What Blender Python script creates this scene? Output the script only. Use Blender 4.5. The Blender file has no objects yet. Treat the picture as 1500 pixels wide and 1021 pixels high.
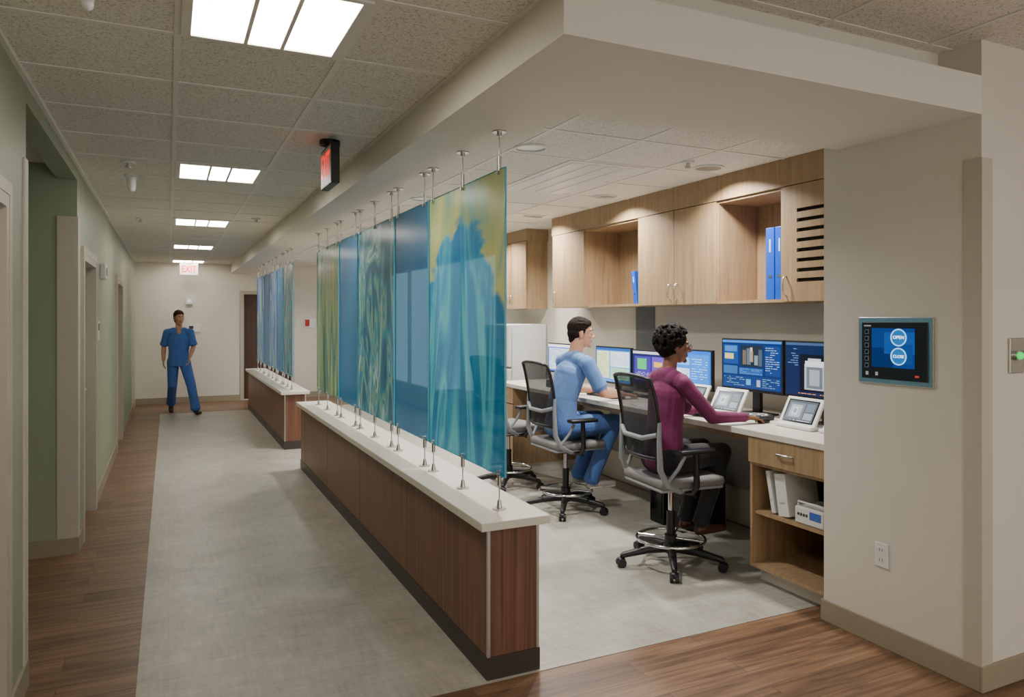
import bpy, bmesh, math, random
import numpy as np
from mathutils import Vector, Matrix
random.seed(4)
C = bpy.context
COL = C.scene.collection
ZOOM = None

# ------------------------------------------------------------------ materials
def lin(h):
    h = h.lstrip('#'); o = []
    for i in (0, 2, 4):
        c = int(h[i:i+2], 16)/255
        o.append(c/12.92 if c <= .04045 else ((c+.055)/1.055)**2.4)
    return (o[0], o[1], o[2], 1)
MATS = {}
def newmat(name):
    m = bpy.data.materials.new(name); m.use_nodes = True
    nt = m.node_tree; b = nt.nodes['Principled BSDF']
    MATS[name] = m
    return m, nt, b
def N(nt, t, **k):
    n = nt.nodes.new(t)
    for a, v in k.items():
        if a.startswith('_'): setattr(n, a[1:], v)
        else: n.inputs[a.replace('__', ' ')].default_value = v
    return n
def M(name, col='#888888', rough=.5, metal=0, emit=0, ecol=None, noise=0, nscale=20, bump=0, coat=0, alpha=1):
    if name in MATS: return MATS[name]
    m, nt, b = newmat(name)
    b.inputs['Base Color'].default_value = lin(col)
    b.inputs['Roughness'].default_value = rough
    b.inputs['Metallic'].default_value = metal
    b.inputs['Coat Weight'].default_value = coat
    b.inputs['Alpha'].default_value = alpha
    if emit:
        b.inputs['Emission Color'].default_value = lin(ecol or col)
        b.inputs['Emission Strength'].default_value = emit
    if noise or bump:
        tc = N(nt, 'ShaderNodeTexCoord'); no = N(nt, 'ShaderNodeTexNoise', Scale=nscale, Detail=4.0)
        nt.links.new(tc.outputs['Object'], no.inputs['Vector'])
        if noise:
            r = N(nt, 'ShaderNodeValToRGB'); c = lin(col)
            r.color_ramp.elements[0].color = tuple(x*(1-noise) for x in c[:3])+(1,)
            r.color_ramp.elements[1].color = tuple(min(1, x*(1+noise)) for x in c[:3])+(1,)
            r.color_ramp.elements[0].position = .3; r.color_ramp.elements[1].position = .7
            nt.links.new(no.outputs['Fac'], r.inputs['Fac']); nt.links.new(r.outputs['Color'], b.inputs['Base Color'])
        if bump:
            bp = N(nt, 'ShaderNodeBump', Strength=bump, Distance=.01)
            nt.links.new(no.outputs['Fac'], bp.inputs['Height']); nt.links.new(bp.outputs['Normal'], b.inputs['Normal'])
    return m
def ramp(nt, stops):
    r = N(nt, 'ShaderNodeValToRGB'); e = r.color_ramp.elements
    e[0].position = stops[0][0]; e[0].color = lin(stops[0][1])
    e[1].position = stops[-1][0]; e[1].color = lin(stops[-1][1])
    for p, c in stops[1:-1]:
        x = e.new(p); x.color = lin(c)
    return r
def wood(name, stops, scale, rough=.45, coat=0):
    m, nt, b = newmat(name)
    tc = N(nt, 'ShaderNodeTexCoord'); mp = N(nt, 'ShaderNodeMapping', Scale=scale)
    no = N(nt, 'ShaderNodeTexNoise', Scale=1.0, Detail=8.0, Roughness=.65, Distortion=.4)
    nt.links.new(tc.outputs['Object'], mp.inputs['Vector']); nt.links.new(mp.outputs['Vector'], no.inputs['Vector'])
    r = ramp(nt, stops)
    nt.links.new(no.outputs['Fac'], r.inputs['Fac']); nt.links.new(r.outputs['Color'], b.inputs['Base Color'])
    b.inputs['Roughness'].default_value = rough; b.inputs['Coat Weight'].default_value = coat
    return m
maple = wood('maple_laminate', [(.3, '#8c7254'), (.5, '#a08564'), (.7, '#ac9271')], (30, 30, 1.6))
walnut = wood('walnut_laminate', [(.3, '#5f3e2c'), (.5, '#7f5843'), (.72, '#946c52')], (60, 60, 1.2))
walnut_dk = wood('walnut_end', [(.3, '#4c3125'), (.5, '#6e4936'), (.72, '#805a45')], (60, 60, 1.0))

def plank_floor():
    m, nt, b = newmat('plank_floor')
    tc = N(nt, 'ShaderNodeTexCoord')
    br = nt.nodes.new('ShaderNodeTexBrick')
    br.inputs['Scale'].default_value = 1; br.inputs['Mortar Size'].default_value = .0016
    br.inputs['Brick Width'].default_value = 1.22; br.inputs['Row Height'].default_value = .152
    br.inputs['Color1'].default_value = (0, 0, 0, 1); br.inputs['Color2'].default_value = (1, 1, 1, 1)
    br.inputs['Mortar'].default_value = (.5, .5, .5, 1); br.offset = .37
    nt.links.new(tc.outputs['Object'], br.inputs['Vector'])
    mp = N(nt, 'ShaderNodeMapping', Scale=(1.6, 26, 1))
    nt.links.new(tc.outputs['Object'], mp.inputs['Vector'])
    addv = nt.nodes.new('ShaderNodeVectorMath'); addv.operation = 'MULTIPLY_ADD'
    addv.inputs[1].default_value = (7, 0, 9)
    nt.links.new(br.outputs['Color'], addv.inputs[0]); nt.links.new(mp.outputs['Vector'], addv.inputs[2])
    no = N(nt, 'ShaderNodeTexNoise', Scale=1.0, Detail=7.0, Roughness=.6, Distortion=.8)
    nt.links.new(addv.outputs[0], no.inputs['Vector'])
    r = ramp(nt, [(.28, '#523b2b'), (.45, '#745740'), (.6, '#8b6b50'), (.78, '#9d7e61')])
    nt.links.new(no.outputs['Fac'], r.inputs['Fac'])
    mx = nt.nodes.new('ShaderNodeMixRGB'); mx.blend_type = 'MULTIPLY'; mx.inputs[0].default_value = 1
    r2 = ramp(nt, [(0, '#d2cfca'), (1, '#ffffff')])
    nt.links.new(br.outputs['Color'], r2.inputs['Fac'])
    nt.links.new(r.outputs['Color'], mx.inputs[1]); nt.links.new(r2.outputs['Color'], mx.inputs[2])
    mx2 = nt.nodes.new('ShaderNodeMixRGB'); mx2.blend_type = 'MIX'
    nt.links.new(br.outputs['Fac'], mx2.inputs[0]); nt.links.new(mx.outputs[0], mx2.inputs[1]); mx2.inputs[2].default_value = lin('#4a382c')
    nt.links.new(mx2.outputs[0], b.inputs['Base Color'])
    b.inputs['Roughness'].default_value = .38
    return m
def vinyl_floor():
    m, nt, b = newmat('linen_vinyl_floor')
    tc = N(nt, 'ShaderNodeTexCoord')
    outs = []
    for sc in ((5, 40, 1), (40, 5, 1), (1.6, 1.6, 1), (4.5, 4.5, 1)):
        mp = N(nt, 'ShaderNodeMapping', Scale=sc); no = N(nt, 'ShaderNodeTexNoise', Scale=1.0, Detail=5.0, Roughness=.6)
        nt.links.new(tc.outputs['Object'], mp.inputs['Vector']); nt.links.new(mp.outputs['Vector'], no.inputs['Vector'])
        outs.append(no.outputs['Fac'])
    a = N(nt, 'ShaderNodeMath', _operation='ADD'); nt.links.new(outs[0], a.inputs[0]); nt.links.new(outs[1], a.inputs[1])
    a2 = N(nt, 'ShaderNodeMath', _operation='ADD'); nt.links.new(outs[3], a2.inputs[0]); nt.links.new(outs[2], a2.inputs[1])
    a3 = N(nt, 'ShaderNodeMath', _operation='ADD'); nt.links.new(a.outputs[0], a3.inputs[0]); nt.links.new(a2.outputs[0], a3.inputs[1])
    d = N(nt, 'ShaderNodeMath', _operation='DIVIDE'); nt.links.new(a3.outputs[0], d.inputs[0]); d.inputs[1].default_value = 4
    r = ramp(nt, [(.38, '#8f8a80'), (.47, '#a19c91'), (.55, '#aca89d'), (.64, '#c0bcb1')])
    nt.links.new(d.outputs[0], r.inputs['Fac'])
    br = nt.nodes.new('ShaderNodeTexBrick'); br.inputs['Scale'].default_value = 1
    br.inputs['Mortar Size'].default_value = .0015; br.inputs['Brick Width'].default_value = .71; br.inputs['Row Height'].default_value = .61; br.offset = 0
    nt.links.new(tc.outputs['Object'], br.inputs['Vector'])
    mx = nt.nodes.new('ShaderNodeMixRGB'); nt.links.new(r.outputs['Color'], mx.inputs[1]); mx.inputs[2].default_value = lin('#7d7970')
    mf = N(nt, 'ShaderNodeMath', _operation='MULTIPLY'); nt.links.new(br.outputs['Fac'], mf.inputs[0]); mf.inputs[1].default_value = .35
    nt.links.new(mf.outputs[0], mx.inputs[0]); nt.links.new(mx.outputs[0], b.inputs['Base Color'])
    b.inputs['Roughness'].default_value = .4
    return m
def act_mat():
    m, nt, b = newmat('acoustic_tile')
    tc = N(nt, 'ShaderNodeTexCoord')
    v = N(nt, 'ShaderNodeTexNoise', Scale=120.0, Detail=2.0, Roughness=.6)
    nt.links.new(tc.outputs['Object'], v.inputs['Vector'])
    r = ramp(nt, [(.34, '#b3ac9f'), (.46, '#e2dcd1'), (.7, '#e9e4da')])
    nt.links.new(v.outputs['Fac'], r.inputs['Fac']); nt.links.new(r.outputs['Color'], b.inputs['Base Color'])
    bp = N(nt, 'ShaderNodeBump', Strength=.2, Distance=.003)
    nt.links.new(v.outputs['Fac'], bp.inputs['Height']); nt.links.new(bp.outputs['Normal'], b.inputs['Normal'])
    b.inputs['Roughness'].default_value = .95
    return m
PLANK = plank_floor(); VINYL = vinyl_floor(); ACT = act_mat()
WALLW = M('paint_warm_white', '#d6cfc2', .6, noise=.02, nscale=3)
SOFF = M('paint_soffit', '#ded8cc', .6, noise=.02, nscale=3)
GREEN = M('paint_sage_green', '#959f84', .5, noise=.03, nscale=3)
BASE = M('rubber_base_taupe', '#978b76', .5, noise=.03)
BASEBK = M('rubber_base_dark', '#3a322d', .45, noise=.05)
SOLID = M('solid_surface_cream', '#d9d3c6', .3, noise=.02, nscale=60)
GUARD = M('corner_guard_vinyl', '#bdb4a5', .45, noise=.02)
STEEL = M('brushed_steel', '#c4c2bd', .3, 1, noise=.05, nscale=80)
CHROME = M('chrome', '#dddddd', .12, 1, noise=.02)
BLACK = M('black_plastic', '#151516', .4, noise=.1)
BLACKG = M('black_gloss', '#08090b', .12, noise=.1)
DKGREY = M('dark_grey', '#38393b', .5, noise=.05)
WHITEP = M('white_plastic', '#dcdcd8', .35, noise=.02)
GRID = M('ceiling_grid_white', '#e2ddd3', .5, noise=.02)
FRAME = M('door_frame_grey', '#b0a899', .4, noise=.02)
DOORB = wood('door_brown', [(.3, '#38231a'), (.7, '#533527')], (40, 40, 1))
DOORL = wood('door_maple', [(.3, '#8b857a'), (.7, '#a29b8f')], (30, 30, 1))
DIFF = M('troffer_diffuser', '#ffffff', .5, emit=20, ecol='#fff5e8', noise=.01)
CHG = M('chair_grey_plastic', '#8b8e92', .4, noise=.03)
CHF = M('chair_seat_fabric', '#75716f', .9, noise=.12, nscale=150, bump=.3)
CHM = M('chair_back_mesh', '#26272d', .8, noise=.1, nscale=120, alpha=.86)

# ------------------------------------------------------------------ mesh builder
class MB:
    def __init__(s): s.v = []; s.f = []; s.m = []; s.s = []; s.mats = []
    def mi(s, mat):
        if mat not in s.mats: s.mats.append(mat)
        return s.mats.index(mat)
    def add(s, vs, fs, mat, smooth=False, X=None):
        o = len(s.v); k = s.mi(mat)
        for p in vs:
            p = Vector(p)
            if X is not None: p = X @ p
            s.v.append(tuple(p))
        for f in fs: s.f.append(tuple(i+o for i in f)); s.m.append(k); s.s.append(smooth)
    def box(s, x0, x1, y0, y1, z0, z1, mat, bev=0, X=None, seg=2):
        x0, x1 = min(x0, x1), max(x0, x1); y0, y1 = min(y0, y1), max(y0, y1); z0, z1 = min(z0, z1), max(z0, z1)
        if bev:
            bm = bmesh.new(); bmesh.ops.create_cube(bm, size=1)
            for v in bm.verts:
                v.co = Vector(((x0+x1)/2+v.co.x*(x1-x0), (y0+y1)/2+v.co.y*(y1-y0), (z0+z1)/2+v.co.z*(z1-z0)))
            bmesh.ops.bevel(bm, geom=bm.edges[:]+bm.verts[:], offset=bev, segments=seg, profile=.5, affect='EDGES')
            bm.verts.index_update()
            s.add([v.co.copy() for v in bm.verts], [[v.index for v in f.verts] for f in bm.faces], mat, True if seg > 2 else False, X)
            bm.free(); return
        vs = [(x0, y0, z0), (x1, y0, z0), (x1, y1, z0), (x0, y1, z0), (x0, y0, z1), (x1, y0, z1), (x1, y1, z1), (x0, y1, z1)]
        s.add(vs, [(0, 3, 2, 1), (4, 5, 6, 7), (0, 1, 5, 4), (1, 2, 6, 5), (2, 3, 7, 6), (3, 0, 4, 7)], mat, False, X)
    def tube(s, pts, r, mat, n=10, closed=False, X=None):
        pts = [Vector(p) for p in pts]; rs = r if isinstance(r, (list, tuple)) else [r]*len(pts)
        vs = []; fs = []; L = len(pts); prev = None
        for i, p in enumerate(pts):
            if closed: d = pts[(i+1) % L]-pts[i-1]
            else: d = pts[min(i+1, L-1)]-pts[max(i-1, 0)]
            d.normalize()
            if prev is None:
                a = d.cross(Vector((0, 0, 1)))
                if a.length < .01: a = d.cross(Vector((1, 0, 0)))
            else: a = prev-d*prev.dot(d)
            a.normalize(); prev = a; b = d.cross(a)
            for k in range(n):
                t = 2*math.pi*k/n; vs.append(p+(a*math.cos(t)+b*math.sin(t))*rs[i])
        for i in range(L if closed else L-1):
            j = (i+1) % L
            for k in range(n): fs.append((i*n+k, i*n+(k+1) % n, j*n+(k+1) % n, j*n+k))
        s.add(vs, fs, mat, True, X)
        if not closed:
            s.add([vs[k] for k in range(n)], [tuple(range(n))[::-1]], mat, False, X)
            s.add([vs[(L-1)*n+k] for k in range(n)], [tuple(range(n))], mat, False, X)
    def cyl(s, p0, p1, r0, mat, r1=None, n=24, X=None):
        s.tube([p0, p1], [r0, r0 if r1 is None else r1], mat, n, X=X)
    def ring(s, c, R, r, mat, n=40, X=None, axis='z'):
        pts = []
        for i in range(n):
            a = 2*math.pi*i/n; u, w = R*math.cos(a), R*math.sin(a)
            o = {'z': (u, w, 0), 'x': (0, u, w), 'y': (u, 0, w)}[axis]
            pts.append(Vector(c)+Vector(o))
        s.tube(pts, r, mat, 8, True, X)
    def sph(s, c, r, mat, X=None, n=16):
        if not isinstance(r, (tuple, list)): r = (r, r, r)
        vs = [(c[0], c[1], c[2]-r[2])]; fs = []
        for i in range(1, n):
            ph = -math.pi/2+math.pi*i/n
            for k in range(n*2):
                t = math.pi*k/n
                vs.append((c[0]+r[0]*math.cos(ph)*math.cos(t), c[1]+r[1]*math.cos(ph)*math.sin(t), c[2]+r[2]*math.sin(ph)))
        vs.append((c[0], c[1], c[2]+r[2])); m = n*2
        for k in range(m): fs.append((0, 1+(k+1) % m, 1+k))
        for i in range(n-2):
            for k in range(m):
                a = 1+i*m+k; b = 1+i*m+(k+1) % m; fs.append((a, b, b+m, a+m))
        l = len(vs)-1
        for k in range(m): fs.append((l, 1+(n-2)*m+k, 1+(n-2)*m+(k+1) % m))
        s.add(vs, fs, mat, True, X)
    def obj(s, name, origin=(0, 0, 0), parent=None, bevel=0):
        me = bpy.data.meshes.new(name); o = Vector(origin)
        me.from_pydata([tuple(Vector(p)-o) for p in s.v], [], s.f)
        for m in s.mats: me.materials.append(m)
        me.polygons.foreach_set('material_index', s.m); me.polygons.foreach_set('use_smooth', s.s)
        me.update(); ob = bpy.data.objects.new(name, me); COL.objects.link(ob); ob.location = o
        if parent: ob.parent = parent
        if bevel:
            b = ob.modifiers.new('bevel', 'BEVEL'); b.width = bevel; b.segments = 2; b.limit_method = 'ANGLE'
        return ob
def Bx(name, *a, **k):
    b = MB(); b.box(*a, **k); return b.obj(name)
FX = Matrix(((0, 0, -1), (-1, 0, 0), (0, 1, 0))).to_4x4()     # text facing -X
FY = Matrix(((1, 0, 0), (0, 0, -1), (0, 1, 0))).to_4x4()      # text facing -Y
def text(body, pos, size, mat, F, parent, name='lettering', ext=.0008, sx=1, off=0):
    cu = bpy.data.curves.new(name, 'FONT'); cu.body = body; cu.size = size; cu.align_x = 'CENTER'; cu.align_y = 'CENTER'; cu.extrude = ext; cu.offset = off
    t = bpy.data.objects.new('tmp', cu); COL.objects.link(t)
    C.view_layer.update()
    me = bpy.data.meshes.new_from_object(t.evaluated_get(C.evaluated_depsgraph_get()))
    bpy.data.objects.remove(t)
    me.transform(Matrix.Diagonal((sx, 1, 1, 1))); me.transform(F); me.transform(Matrix.Translation(pos))
    me.materials.clear(); me.materials.append(mat)
    o = bpy.data.objects.new(name, me); COL.objects.link(o)
    if parent:
        o.parent = parent; o.matrix_parent_inverse = Matrix.Translation(-parent.location)
    return o

# ------------------------------------------------------------------ shell
ZC = 2.72; XL = -.58; YB = 15.5; XR = 4.15
Bx('floor', -2.2, 6.2, -2.6, 15.8, -.1, 0, PLANK)
Bx('floor_vinyl_inlay', -.13, 4.1, 3.0, 13.8, .0005, .003, VINYL)
b = MB()
b.box(-2.2, XR+.2, 2.2, 15.8, ZC, ZC+.05, ACT); b.box(-2.2, 1.3, -2.6, 2.2, ZC, ZC+.05, ACT)
b.box(1.3, 6.2, -2.6, 2.2, 2.88, 2.93, ACT)
b.box(1.3, 1.32, -2.6, 2.2, ZC+.05, 2.88, WALLW); b.box(1.32, 6.2, 2.2, 2.24, ZC+.05, 2.93, WALLW)
b.obj('ceiling')
b = MB()
def gridset(xs, ys, x0, x1, y0, y1, z):
    for x in xs:
        if x0 <= x <= x1: b.box(x-.012, x+.012, y0, y1, z-.004, z-.0005, GRID)
    for y in ys:
        if y0 <= y <= y1: b.box(x0, x1, y-.012, y+.012, z-.0045, z-.0005, GRID)
gx = [.03+.61*k for k in range(-4, 10)]; gy = [3.0+.61*k for k in range(-9, 21)]
gridset(gx, gy, XL, 1.13, -2.5, YB, ZC); gridset([.1+x for x in gx], gy, 1.61, 3.75, 2.78, YB, ZC); gridset(gx, [y-.25 for y in gy], 1.33, 6.1, -2.5, 2.2, 2.88)
b.box(XL, XL+.02, -2.5, YB, ZC-.02, ZC, GRID); b.box(1.11, 1.13, -2.5, YB, ZC-.006, ZC, GRID)
b.obj('ceiling_grid')
b = MB()
b.box(1.13, 1.61, 2.0, YB, 2.55, ZC, SOFF); b.box(1.61, 3.24, 2.0, 2.76, 2.55, ZC, SOFF)
b.obj('ceiling_soffit')
# left wall with openings
b = MB(); T = XL-.12
segs = [(-2.6, 2.35, 0), (2.35, 3.4, 2.13), (3.4, 3.88, 0), (3.88, 5.9, 2.62), (5.9, 6.2, 0), (6.2, 7.2, 2.13), (7.2, 10.1, 0), (10.1, 11.2, 2.13), (11.2, YB, 0)]
for y0, y1, z0 in segs: b.box(T, XL, y0, y1, z0, ZC, GREEN)
b.obj('wall_left')
b = MB()
b.box(-1.9, T, 3.78, 3.88, 0, ZC, GREEN); b.box(-1.9, T, 5.9, 6.0, 0, ZC, GREEN); b.box(-2.0, -1.9, 3.78, 6.0, 0, ZC, GREEN)
b.obj('wall_alcove')
b = MB()
for y0, y1, z0 in segs:
    if z0 == 0: b.box(XL, XL+.012, y0, y1, 0, .115, BASE)
b.box(-1.9, XL+.012, 5.888, 5.9, 0, .115, BASE); b.box(-1.9, T, 3.88, 3.892, 0, .115, BASE)
b.obj('baseboard_left')
def door_left(name, y0, y1, mat, hz=1.02):
    b = MB()
    b.box(T+.01, T+.055, y0+.05, y1-.05, .008, 2.078, mat)
    for a, c in ((y0+.001, y0+.05), (y1-.05, y1-.001)): b.box(T-.01, XL+.018, a, c, 0, 2.08, FRAME)
    b.box(T-.01, XL+.018, y0+.001, y1-.001, 2.08, 2.129, FRAME)
    b.box(XL, XL+.02, y0-.05, y0+.001, 0, 2.13, FRAME); b.box(XL, XL+.02, y1-.001, y1+.05, 0, 2.13, FRAME); b.box(XL, XL+.02, y0-.05, y1+.05, 2.13, 2.18, FRAME)
    b.cyl((T+.055, y0+.12, hz), (T+.075, y0+.12, hz), .028, STEEL)
    b.tube([(T+.07, y0+.12, hz), (T+.115, y0+.12, hz), (T+.12, y0+.14, hz), (T+.12, y0+.25, hz)], .009, STEEL)
    b.obj(name)
door_left('door_1', 2.35, 3.4, DOORL); door_left('door_2', 6.2, 7.2, DOORL, 1.1); door_left('door_3', 10.1, 11.2, DOORL)
# back wall
b = MB()
b.box(T, 1.37, YB, YB+.12, 0, ZC, WALLW); b.box(1.37, 2.28, YB, YB+.12, 2.13, ZC, WALLW); b.box(2.28, XR+.12, YB, YB+.12, 0, ZC, WALLW)
b.obj('wall_back')
b = MB()
b.box(1.37, 2.28, YB+.06, YB+.1, .01, 2.13, DOORB)
b.box(1.3, 1.37, YB-.02, YB+.1, 0, 2.13, FRAME); b.box(2.28, 2.35, YB-.02, YB+.1, 0, 2.13, FRAME); b.box(1.3, 2.35, YB-.02, YB+.1, 2.13, 2.2, FRAME)
b.cyl((2.18, YB+.06, 1.0), (2.18, YB+.0, 1.0), .02, STEEL); b.tube([(2.18, YB, 1.0), (2.06, YB, 1.0)], .01, STEEL)
b.obj('door_4')
b = MB(); b.box(XL, 1.3, YB-.012, YB, 0, .115, BASE); b.box(2.35, XR, YB-.012, YB, 0, .115, BASE); b.obj('baseboard_back')
b = MB()
b.box(XR, XR+.12, 2.85, 9.3, 0, ZC, WALLW); b.box(XR, XR+.12, 14.9, YB, 0, ZC, WALLW)
b.box(XR, XR+.12, 9.3, 14.9, 0, .35, WALLW); b.box(XR, XR+.12, 9.3, 14.9, 2.6, ZC, WALLW)
b.obj('wall_right')
def fill_opening(name, axis, c, a0, a1, z0, z1, n):  # frame round an added wall opening that lets world light in as fill
    b = MB()
    def bb(u0, u1, w0, w1):
        if axis == 'x': b.box(c+.03, c+.09, u0, u1, w0, w1, WHITEP)
        else: b.box(u0, u1, c+.03, c+.09, w0, w1, WHITEP)
    bb(a0, a1, z0, z0+.05); bb(a0, a1, z1-.05, z1)
    for i in range(n+1):
        p = a0+(a1-a0)*i/n; p = min(max(p, a0+.025), a1-.025); bb(p-.025, p+.025, z0+.05, z1-.05)
    b.obj(name)
fill_opening('fill_opening_1', 'x', XR, 9.3, 14.9, .35, 2.6, 4)  # added in the hidden right wall to brighten the ceiling and corridor
b = MB(); b.box(3.24, 6.2, 2.0, 2.85, 0, 2.88, WALLW); b.obj('wall_column')
b = MB()
b.box(3.228, 3.24, 2.0, 2.862, 0, .115, BASE); b.box(3.228, 6.2, 1.988, 2.0, 0, .115, BASE); b.box(3.24, 3.37, 2.85, 2.862, 0, .115, BASE)
b.obj('baseboard_column', bevel=.003)
b = MB()
def guard(x, y, sx, sy):
    b.box(x-.006*(1 if sx > 0 else -1), x, min(y, y+sy), max(y, y+sy), .115, 2.36, GUARD)
    b.box(x-.006*(1 if sx > 0 else -1), x+sx, y-.006, y, .115, 2.36, GUARD)
guard(3.24, 2.0, .07, .075)
b.obj('trim_corner_guard_right')
b = MB()
b.box(-.70, -.572, 5.89, 5.9, .115, 2.36, GUARD); b.box(-.58, -.572, 5.9, 5.975, .115, 2.36, GUARD)
b.box(-.58, -.572, 3.805, 3.88, .115, 2.36, GUARD); b.box(-.65, -.572, 3.88, 3.888, .115, 2.36, GUARD)
b.obj('trim_corner_guard_left')
b = MB()
b.box(-2.2, -1.6, -2.7, -2.6, 0, 2.93, WALLW); b.box(5.6, 6.2, -2.7, -2.6, 0, 2.93, WALLW); b.box(-1.6, 5.6, -2.7, -2.6, 0, .2, WALLW); b.box(-1.6, 5.6, -2.7, -2.6, 2.6, 2.93, WALLW)
b.obj('wall_rear')
fill_opening('fill_opening_2', 'y', -2.7, -1.6, 5.6, .2, 2.6, 5)  # added behind the camera, unseen, so world light reaches the ceiling
Bx('wall_right_front', 6.2, 6.3, -2.6, 2.85, 0, 2.93, WALLW)
Bx('wall_left_front', -2.3, -2.2, -2.6, 3.0, 0, 2.93, WALLW)

# ------------------------------------------------------------------ half walls
def halfwall(y0, y1):
    b = MB()
    b.box(1.31, 1.57, y0+.01, y1-.01, .10, .69, walnut)
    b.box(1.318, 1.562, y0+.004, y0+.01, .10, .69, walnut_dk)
    b.box(1.305, 1.575, y0-.004, y1, .003, .105, BASEBK)
    for x in (1.309, 1.559): b.box(x, x+.014, y0+.001, y0+.016, .105, .69, STEEL)
    for y in [y0+.01+1.22*k for k in range(1, 5)]:
        if y < y1-.1: b.box(1.3092, 1.3105, y-.0015, y+.0015, .105, .69, BASEBK)
    b.box(1.265, 1.615, y0-.035, y1+.03, .69, .73, SOLID, bev=.004)
    b.obj('half_wall_partition')
halfwall(3.02, 8.17); halfwall(9.41, 13.97)

# ------------------------------------------------------------------ art glass
def art(name, kind, seed):
    m, nt, b = newmat(name)
    tc = N(nt, 'ShaderNodeTexCoord')
    sp = N(nt, 'ShaderNodeSeparateXYZ'); nt.links.new(tc.outputs['Object'], sp.inputs[0])
    def math_(op, a, c, d=None):
        n = N(nt, 'ShaderNodeMath', _operation=op)
        for i, q in enumerate((a, c, d)):
            if q is None: continue
            if isinstance(q, (int, float)): n.inputs[i].default_value = q
            else: nt.links.new(q, n.inputs[i])
        return n.outputs[0]
    Y, Z = sp.outputs['Y'], sp.outputs['Z']
    def noise(sc, dist=1.0, det=3.0, off=0, rot=0):
        mp = N(nt, 'ShaderNodeMapping', Scale=sc, Location=(seed+off, seed*2.3, seed*.7), Rotation=(rot, 0, 0))
        no = N(nt, 'ShaderNodeTexNoise', Scale=1.0, Detail=det, Roughness=.45, Distortion=dist)
        nt.links.new(tc.outputs['Object'], mp.inputs['Vector']); nt.links.new(mp.outputs['Vector'], no.inputs['Vector'])
        return no.outputs['Fac']
    if kind == 'big':
        # large soft teal petal rising to a rounded shoulder; muted lime field above
        n1 = noise((1, 2.6, 3.4), 1.6, 3)
        q = math_('SUBTRACT', Y, .62); q2 = math_('MULTIPLY', math_('MULTIPLY', q, q), 1.05)
        f = math_('ADD', Z, q2)
        f = math_('ADD', f, math_('MULTIPLY', math_('SUBTRACT', n1, .5), .62))
        f = math_('DIVIDE', f, 2.0)
        sw = noise((1, 2.6, .55), 1.5, 2.0, 3, .5)
        teal = ramp(nt, [(.3, '#0c5680'), (.4, '#16759c'), (.46, '#0f6593'), (.52, '#1f86a8'), (.58, '#54adb8'), (.63, '#1b7da6'), (.72, '#0f6a96')])
        nt.links.new(sw, teal.inputs['Fac'])
        sw2 = noise((1, 2.0, .9), 1.6, 2, 8, -.5)
        lime = ramp(nt, [(.3, '#5f9a90'), (.42, '#8fa673'), (.52, '#adb26c'), (.62, '#b9bd7c'), (.72, '#6fa391')])
        nt.links.new(sw2, lime.inputs['Fac'])
        st = ramp(nt, [(.0, '#000000'), (.595, '#000000'), (.635, '#ffffff')]); nt.links.new(f, st.inputs['Fac'])
        mxc = nt.nodes.new('ShaderNodeMixRGB'); nt.links.new(st.outputs['Color'], mxc.inputs[0]); nt.links.new(teal.outputs['Color'], mxc.inputs[1]); nt.links.new(lime.outputs['Color'], mxc.inputs[2])
        rim = ramp(nt, [(.46, '#000000'), (.58, '#ffffff'), (.62, '#000000')]); nt.links.new(f, rim.inputs['Fac'])
        rm = math_('MULTIPLY', rim.outputs['Color'], .5)
        mx3 = nt.nodes.new('ShaderNodeMixRGB'); nt.links.new(rm, mx3.inputs[0]); nt.links.new(mxc.outputs[0], mx3.inputs[1]); mx3.inputs[2].default_value = lin('#1570a6')
        outc = mx3.outputs[0]; al = .08
    else:
        if kind == 'streak':
            n1 = noise((1, 2.6, .8), 3.0, 1.6, 0, .35); n2 = noise((1, 1.6, 1.0), .5, 2, 9)
            f = math_('ADD', n1, math_('MULTIPLY', math_('SUBTRACT', n2, .5), .4))
            r = ramp(nt, [(.25, '#0e2c40'), (.36, '#1c6472'), (.43, '#35506e'), (.5, '#2f7d88'), (.55, '#6f8f74'), (.59, '#1f6a88'), (.66, '#93b0a4'), (.72, '#2c6d6c'), (.8, '#173f5c')]); al = .08
        elif kind == 'green':
            f = noise((1, 4.5, .3), .9, 2)
            r = ramp(nt, [(.25, '#123c40'), (.4, '#3f6a3f'), (.48, '#7f8a52'), (.55, '#236662'), (.62, '#8d9a64'), (.72, '#185460')]); al = .1
        elif kind == 'violet':
            f = noise((1, 3.4, .5), 1.8, 2)
            r = ramp(nt, [(.25, '#16386a'), (.4, '#2c6a9a'), (.48, '#464f90'), (.55, '#7fa3a6'), (.62, '#246494'), (.75, '#86a884')]); al = .1
        else:
            f = noise((1, 1.5, .6), .3, 2)
            r = ramp(nt, [(.3, '#1c557c'), (.7, '#296a92')]); al = .12
        nt.links.new(f, r.inputs['Fac']); outc = r.outputs['Color']
    nt.links.new(outc, b.inputs['Base Color'])
    b.inputs['Roughness'].default_value = .22; b.inputs['Specular IOR Level'].default_value = .45
    tr = N(nt, 'ShaderNodeBsdfTransparent'); tr.inputs[0].default_value = lin('#9fcde2')
    tl = N(nt, 'ShaderNodeBsdfTranslucent'); nt.links.new(outc, tl.inputs['Color'])
    m1 = N(nt, 'ShaderNodeMixShader'); m1.inputs[0].default_value = .4
    nt.links.new(b.outputs[0], m1.inputs[1]); nt.links.new(tl.outputs[0], m1.inputs[2])
    m2 = N(nt, 'ShaderNodeMixShader'); m2.inputs[0].default_value = al
    nt.links.new(m1.outputs[0], m2.inputs[1]); nt.links.new(tr.outputs[0], m2.inputs[2])
    nt.links.new(m2.outputs[0], nt.nodes['Material Output'].inputs['Surface'])
    return m
GEDGE = M('glass_edge', '#4f9fb2', .15, noise=.02)
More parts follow.
